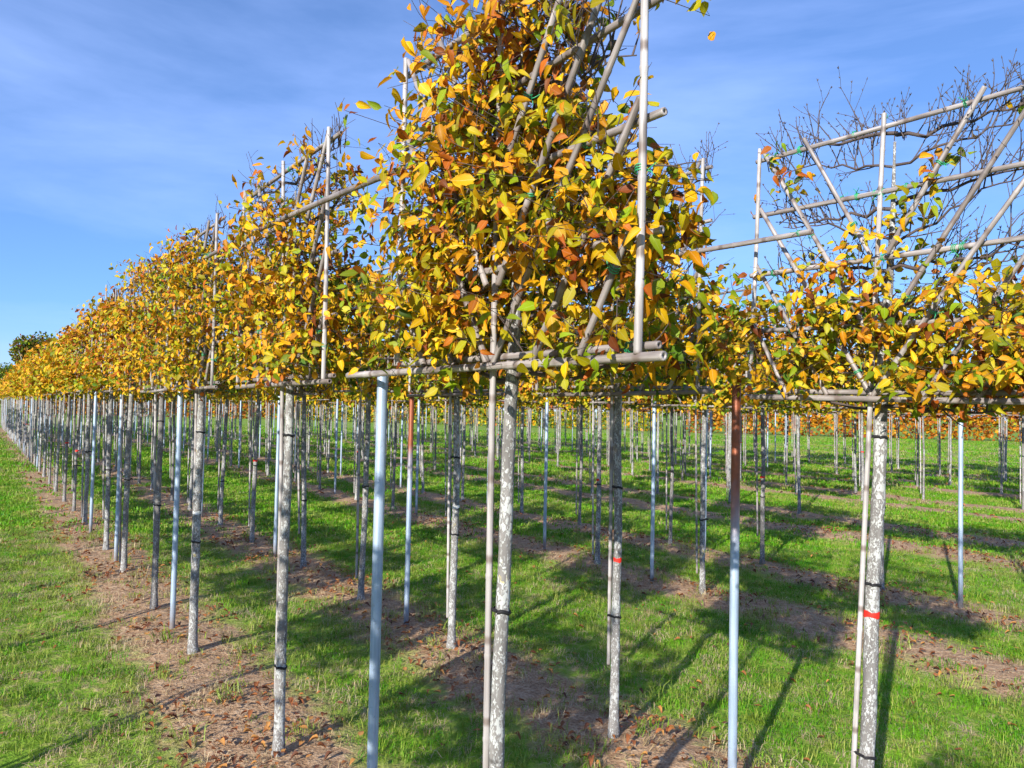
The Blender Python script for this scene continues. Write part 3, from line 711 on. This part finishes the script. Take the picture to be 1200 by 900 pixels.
# ------------------------------------------------------------------ far background
def foliage_lump(seed, n, rad, size, pal, zc):
    rng = random.Random(seed); lv = []
    blobs = []
    for _ in range(26):
        u = Vector([rng.gauss(0, 1) for _ in range(3)]).normalized() * rng.uniform(.2, .62)
        blobs.append((Vector((u.x * rad[0], u.y * rad[1], zc + u.z * rad[2])), rng.uniform(.30, .46)))
    for _ in range(n):
        c, br = rng.choice(blobs); u = Vector([rng.gauss(0, 1) for _ in range(3)]).normalized()
        p = c + Vector((u.x * rad[0], u.y * rad[1], u.z * rad[2])) * br * rng.random() ** .4
        d = (u + Vector([rng.gauss(0, .7) for _ in range(3)])).normalized(); nr = Vector([rng.gauss(0, 1) for _ in range(3)]) + u
        nr = (nr - d * nr.dot(d)).normalized(); s_ = d.cross(nr)
        lv.append((p, np.array([[s_.x, d.x, nr.x], [s_.y, d.y, nr.y], [s_.z, d.z, nr.z]], np.float32), rng.uniform(*size), pick(rng, pal)))
    return leaves_mesh('foliage', lv, TPL_LO, seed, 1.3)
PAL['far'] = [(DGR, 5), (GRN, 2.5), (OLI, 1), ((.10, .07, .03), 1.5)]
PAL['farbrown'] = [(DGR, 2), ((.22, .14, .03), 3), (GRN, 2), (OLI, 1), (RUST, .8)]
PAL['hedge'] = [(ORA, 3), (GOLD, 3), (RUST, 1), (OLI, .6)]
def big_tree(x, y, h, rx, pal, seed, label, group=None):
    t = empty('broadleaf_tree', Matrix.Translation((x, y, 0)), label=label, category='tree')
    if group: t['group'] = group
    r_ = random.Random(seed); mb = MB(); mb.tube([(0, 0, -.2), (.05, 0, h * .2), (0, .1, h * .55)], [h * .035, h * .028, h * .012], 8)
    for _ in range(6):
        a = r_.uniform(0, 6.3); mb.tube([(0, 0, h * .25), (math.cos(a) * rx * .35, math.sin(a) * rx * .35, h * .5), (math.cos(a) * rx * .6, math.sin(a) * rx * .6, h * .7)], [h * .016, h * .01, h * .004], 5)
    add('trunk', mb.mesh('trunk', M_BARK2), t)
    add('crown', foliage_lump(seed, 15000, (rx, rx, h * .40), (h * .022, h * .038), pal, h * .56), t, kind='stuff')
big_tree(-58.4, 94, 11.0, 3.7, 'farbrown', 31, 'round brown-green tree standing above the far end of the front row')
big_tree(-78, 118, 8.0, 5.0, 'far', 32, 'dark green tree at the far left edge of the picture')
big_tree(-66, 120, 9.0, 5.0, 'far', 33, 'dark tree partly hidden behind the round brown-green tree')
# beech hedge along the far edge of the field
def hedge(xa, ya, xb, yb, h, seed, label, pal='hedge'):
    a, b = Vector((xa, ya, 0)), Vector((xb, yb, 0)); ln = (b - a).length; r_ = random.Random(seed); lv = []
    d0 = (b - a).normalized(); nr0 = Vector((-d0.y, d0.x, 0))
    for _ in range(int(ln * 130)):
        p = a + d0 * r_.uniform(0, ln) + nr0 * r_.choice((-.45, .45, r_.uniform(-.4, .4))) + Vector((0, 0, h * r_.random() ** .8))
        d = Vector([r_.gauss(0, 1) for _ in range(3)]).normalized(); nr = Vector([r_.gauss(0, 1) for _ in range(3)]); nr = (nr - d * nr.dot(d)).normalized(); s_ = d.cross(nr)
        lv.append((p, np.array([[s_.x, d.x, nr.x], [s_.y, d.y, nr.y], [s_.z, d.z, nr.z]], np.float32), r_.uniform(.22, .4), pick(r_, pal)))
    add('beech_hedge', leaves_mesh('hedge', lv, TPL_LO, seed, 1.3), label=label, category='hedge', group='hedges along the far field edge')
hedge(-62, 96, -28, 92, 1.9, 41, 'orange-brown beech hedge along the far field edge, behind the left trunks')
hedge(16, 70, 66, 56, 2.0, 43, 'orange-brown beech hedge far behind the right-hand trunks')
hedge(-27, 92, 14, 72, 1.8, 42, 'low olive and yellow hedge far behind the middle of the rows', 'green')
lv = []; r_ = random.Random(9)
for _ in range(9000):
    x = r_.uniform(-260, 260); y = 190 + 30 * math.sin(x * .02) + r_.uniform(-4, 4); hmax = 7.5 + 2.5 * mnoise.noise(Vector((x * .03, 0, 0))) + 1.5 * mnoise.noise(Vector((x * .15, 4, 0)))
    d = Vector([r_.gauss(0, 1) for _ in range(3)]).normalized(); nr = Vector([r_.gauss(0, 1) for _ in range(3)]); nr = (nr - d * nr.dot(d)).normalized(); s_ = d.cross(nr)
    lv.append((Vector((x, y, hmax * r_.random() ** .7)), np.array([[s_.x, d.x, nr.x], [s_.y, d.y, nr.y], [s_.z, d.z, nr.z]], np.float32), r_.uniform(1.2, 2.4), pick(r_, 'far')))
add('distant_wood', leaves_mesh('distant_wood', lv, TPL_LO, 3, 1.4), kind='stuff', label='dark green band of distant woodland on the horizon', category='woodland')

# ------------------------------------------------------------------ grass, straw and fallen leaves (scattered instances)
def grass_mat(name, c1, c2, tip):
    m, n, p, out = mat(name)
    co = N(n, 'ShaderNodeTexCoord').outputs['Object']; oi = N(n, 'ShaderNodeObjectInfo').outputs['Random']
    z = N(n, 'ShaderNodeSeparateXYZ'); L(n, co, z.inputs[0])
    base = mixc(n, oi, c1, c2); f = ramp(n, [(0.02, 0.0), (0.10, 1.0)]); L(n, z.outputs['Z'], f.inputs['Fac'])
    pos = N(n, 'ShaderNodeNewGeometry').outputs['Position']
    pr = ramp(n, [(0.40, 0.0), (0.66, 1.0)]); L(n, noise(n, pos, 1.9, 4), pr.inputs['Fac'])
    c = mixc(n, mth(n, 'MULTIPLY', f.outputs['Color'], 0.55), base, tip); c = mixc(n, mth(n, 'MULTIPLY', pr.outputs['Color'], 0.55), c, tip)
    L(n, c, p.inputs['Base Color']); p.inputs['Roughness'].default_value = 0.5; p.inputs['Specular IOR Level'].default_value = 0.3
    tr = N(n, 'ShaderNodeBsdfTranslucent'); L(n, c, tr.inputs['Color']); ms = N(n, 'ShaderNodeMixShader'); ms.inputs[0].default_value = .3
    L(n, p.outputs[0], ms.inputs[1]); L(n, tr.outputs[0], ms.inputs[2]); L(n, ms.outputs[0], out.inputs['Surface']); return m
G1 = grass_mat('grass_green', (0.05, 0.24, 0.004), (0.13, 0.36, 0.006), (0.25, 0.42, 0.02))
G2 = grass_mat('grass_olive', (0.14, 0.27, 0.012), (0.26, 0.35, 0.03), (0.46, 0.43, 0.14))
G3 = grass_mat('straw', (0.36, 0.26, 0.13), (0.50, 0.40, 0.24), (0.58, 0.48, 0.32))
def tuft(seed, n, rad, h, w_, m, lie=.5):
    r_ = random.Random(seed); V = []; F = []
    for _ in range(n):
        a = r_.uniform(0, 6.3); q = rad * math.sqrt(r_.random()); x, y = q * math.cos(a), q * math.sin(a)
        hh = h * r_.uniform(.5, 1.1); az = r_.uniform(0, 6.3); ln = lie * r_.uniform(.3, 1.3) * hh
        dx, dy = math.cos(az), math.sin(az); wx, wy = -dy * w_ / 2, dx * w_ / 2; b = len(V)
        V += [(x - wx, y - wy, -.01), (x + wx, y + wy, -.01), (x - wx * .8 + dx * ln * .35, y - wy * .8 + dy * ln * .35, hh * .6), (x + wx * .8 + dx * ln * .35, y + wy * .8 + dy * ln * .35, hh * .6), (x + dx * ln, y + dy * ln, hh * (1 - .25 * lie))]
        F += [(b, b + 1, b + 3), (b, b + 3, b + 2), (b + 2, b + 3, b + 4)]
    return bpy.data.objects.new('tuft', np_mesh('tuft', V, F, m))
def scatter(name, pts, idx, scl, objs, **props):
    c = bpy.data.collections.new(name + '_source')
    for i, o in enumerate(objs): o.name = '%s_%02d' % (name, i); c.objects.link(o)
    me = bpy.data.meshes.new(name); me.vertices.add(len(pts)); me.vertices.foreach_set('co', np.asarray(pts, np.float32).ravel())
    r_ = np.random.RandomState(4)
    a = me.attributes.new('rot', 'FLOAT_VECTOR', 'POINT')
    rot = np.zeros((len(pts), 3), np.float32); rot[:, 2] = r_.uniform(0, 6.28, len(pts)); rot[:, 0] = r_.normal(0, .12, len(pts)); rot[:, 1] = r_.normal(0, .12, len(pts))
    a.data.foreach_set('vector', rot.ravel())
    a = me.attributes.new('scl', 'FLOAT', 'POINT'); a.data.foreach_set('value', np.asarray(scl, np.float32))
    a = me.attributes.new('idx', 'INT', 'POINT'); a.data.foreach_set('value', np.asarray(idx, np.int32))
    me.update(); o = add(name, me, **props)
    g = bpy.data.node_groups.new(name, 'GeometryNodeTree')
    g.interface.new_socket('Geometry', in_out='INPUT', socket_type='NodeSocketGeometry'); g.interface.new_socket('Geometry', in_out='OUTPUT', socket_type='NodeSocketGeometry')
    gi = g.nodes.new('NodeGroupInput'); go = g.nodes.new('NodeGroupOutput'); ip = g.nodes.new('GeometryNodeInstanceOnPoints'); ci = g.nodes.new('GeometryNodeCollectionInfo')
    ci.inputs['Collection'].default_value = c; ci.inputs['Separate Children'].default_value = True; ci.inputs['Reset Children'].default_value = True
    def attr(nm, ty): x = g.nodes.new('GeometryNodeInputNamedAttribute'); x.data_type = ty; x.inputs['Name'].default_value = nm; return x.outputs['Attribute']
    g.links.new(gi.outputs[0], ip.inputs['Points']); g.links.new(ci.outputs[0], ip.inputs['Instance']); ip.inputs['Pick Instance'].default_value = True
    g.links.new(attr('idx', 'INT'), ip.inputs['Instance Index']); g.links.new(attr('scl', 'FLOAT'), ip.inputs['Scale'])
    er = g.nodes.new('FunctionNodeEulerToRotation'); g.links.new(attr('rot', 'FLOAT_VECTOR'), er.inputs[0]); g.links.new(er.outputs[0], ip.inputs['Rotation'])
    g.links.new(ip.outputs[0], go.inputs[0]); md = o.modifiers.new('scatter', 'NODES'); md.node_group = g
    return o
def strip_d(x, y):
    x0 = x + K * y
    return min(abs((x0 - 1.54 + 2.75) % 5.5 - 2.75), abs((x0 - 3.46 + 2.75) % 5.5 - 2.75)), x0

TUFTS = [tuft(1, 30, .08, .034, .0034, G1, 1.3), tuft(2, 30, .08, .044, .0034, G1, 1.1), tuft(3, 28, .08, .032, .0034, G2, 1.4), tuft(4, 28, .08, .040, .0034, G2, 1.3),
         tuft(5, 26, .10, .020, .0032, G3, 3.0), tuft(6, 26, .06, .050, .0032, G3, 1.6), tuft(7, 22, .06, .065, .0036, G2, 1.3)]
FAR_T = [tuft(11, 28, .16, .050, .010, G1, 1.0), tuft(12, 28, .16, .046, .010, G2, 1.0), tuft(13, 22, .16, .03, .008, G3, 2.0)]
gp, gi_, gs = [], [], []; fp, fi, fs = [], [], []
lp, li, ls = [], [], []
rg = random.Random(21)
def region(y0, y1, per):
    n = 0; out = []
    area = 0
    for _ in range(int(per * (y1 - y0) * (1.5 * (y0 + y1) / 2 + 3))):
        y = rg.uniform(y0, y1) ; hwid = .75 * y1 + 1.5; x = rg.uniform(-hwid, hwid)
        if abs(x) <= .75 * y + 1.5: out.append((x, y))
    return out
for x, y in region(1.4, 10, 400):
    d, x0 = strip_d(x, y); q = mnoise.noise(Vector((x * 1.6, y * 1.6, 2))); q2 = mnoise.noise(Vector((x * 5, y * 5, 9))); q3 = mnoise.noise(Vector((x * .5, y * .5, 5)))
    on = 1 - sm(.34, .66, d + .50 * q + .30 * q2)
    dry = .25 + .5 * q3 + .4 * q2 + (.75 if x0 < 1.2 else .38 if x0 < 4.1 else .08) + .9 * on
    dens = (1 - .86 * on) * ((1 - .85 * sm(.0, .45, q2 + .5 * q)) if x0 < 1.3 else (1 - .65 * sm(.2, .55, q2 + .5 * q))) 
    if rg.random() > dens: continue
    u = rg.random()
    if u < dry * .42: k_ = rg.choice((4, 4, 5)) if on < .5 or rg.random() < .8 else 6
    elif u < .35 + dry * .5: k_ = rg.choice((2, 3, 3, 6)) if rg.random() < .9 else 6
    else: k_ = rg.choice((0, 1))
    gp.append((x, y, gz(x, y))); gi_.append(k_); gs.append(rg.uniform(.7, 1.35) * (1.0 if on < .5 else rg.uniform(.7, 1.5)))
for x, y in region(1.4, 12, 380):
    d, x0 = strip_d(x, y); q = mnoise.noise(Vector((x * 1.1, y * 1.1, 14)))
    on = 1 - sm(.25, .75, d); pr = .22 * on + .78 * on * sm(-.1, .3, q) + .03 + (.20 if x0 < 1.5 else .05) * sm(0, .4, q)
    if rg.random() > pr: continue
    lp.append((x, y, gz(x, y) + .012 + rg.random() * .03)); li.append(rg.randrange(12)); ls.append(rg.uniform(.024, .058))
for y0, y1, per, s_ in ((10, 18, 85, 1.0), (18, 32, 26, 1.7), (32, 60, 6, 2.6)):
    for x, y in region(y0, y1, per):
        d, x0 = strip_d(x, y); q = mnoise.noise(Vector((x * 1.2, y * 1.2, 2))); q3 = mnoise.noise(Vector((x * .4, y * .4, 5)))
        on = 1 - sm(.30, .62, d + .35 * q)
        if rg.random() < .85 * on: continue
        u = rg.random() + .35 * q3
        fp.append((x, y, gz(x, y))); fi.append(2 if u > .93 or (on > .3 and u > .5) else (1 if u > .45 else 0)); fs.append(s_ * rg.uniform(.7, 1.3))
for x, y in region(12, 26, 14):
    d, x0 = strip_d(x, y)
    if rg.random() < .5 * (1 - sm(.3, .7, d)): lp.append((x, y, gz(x, y) + .02)); li.append(rg.randrange(12)); ls.append(rg.uniform(.07, .11))
scatter('grass', gp, gi_, gs, TUFTS, kind='stuff', label='short green and straw coloured grass in the near lanes', category='grass')
scatter('far_grass', fp, fi, fs, FAR_T, kind='stuff', label='green grass between the farther tree rows', category='grass')
LM = [leaf_material('dead_leaf_%d' % i, False, c, .15) for i, c in enumerate(((.24, .085, .03), (.34, .13, .04), (.13, .055, .03), (.46, .22, .06)))]
DEAD = []
for i in range(12):
    v, f, u = leaf_template(random.Random(60 + i), (.1, .35, .5)[i % 3], (.3, .7, 1.0)[i % 3], 4, .30)
    v = v.copy(); v[:, 1] -= .5; v[:, 2] += .1 + (.2 if i % 2 else 0) * v[:, 1]
    DEAD.append(bpy.data.objects.new('dead_leaf', np_mesh('dead_leaf', v, f, LM[i % 4 if i % 5 else 0], uv=u)))
scatter('leaf_litter', lp, li, ls, DEAD, kind='stuff', label='brown fallen leaves scattered along the mulch strips', category='leaves')
print('trees', sum(o.name.startswith('pleached_tree') for o in bpy.data.objects), 'tufts', len(gp), len(fp), 'litter', len(lp))
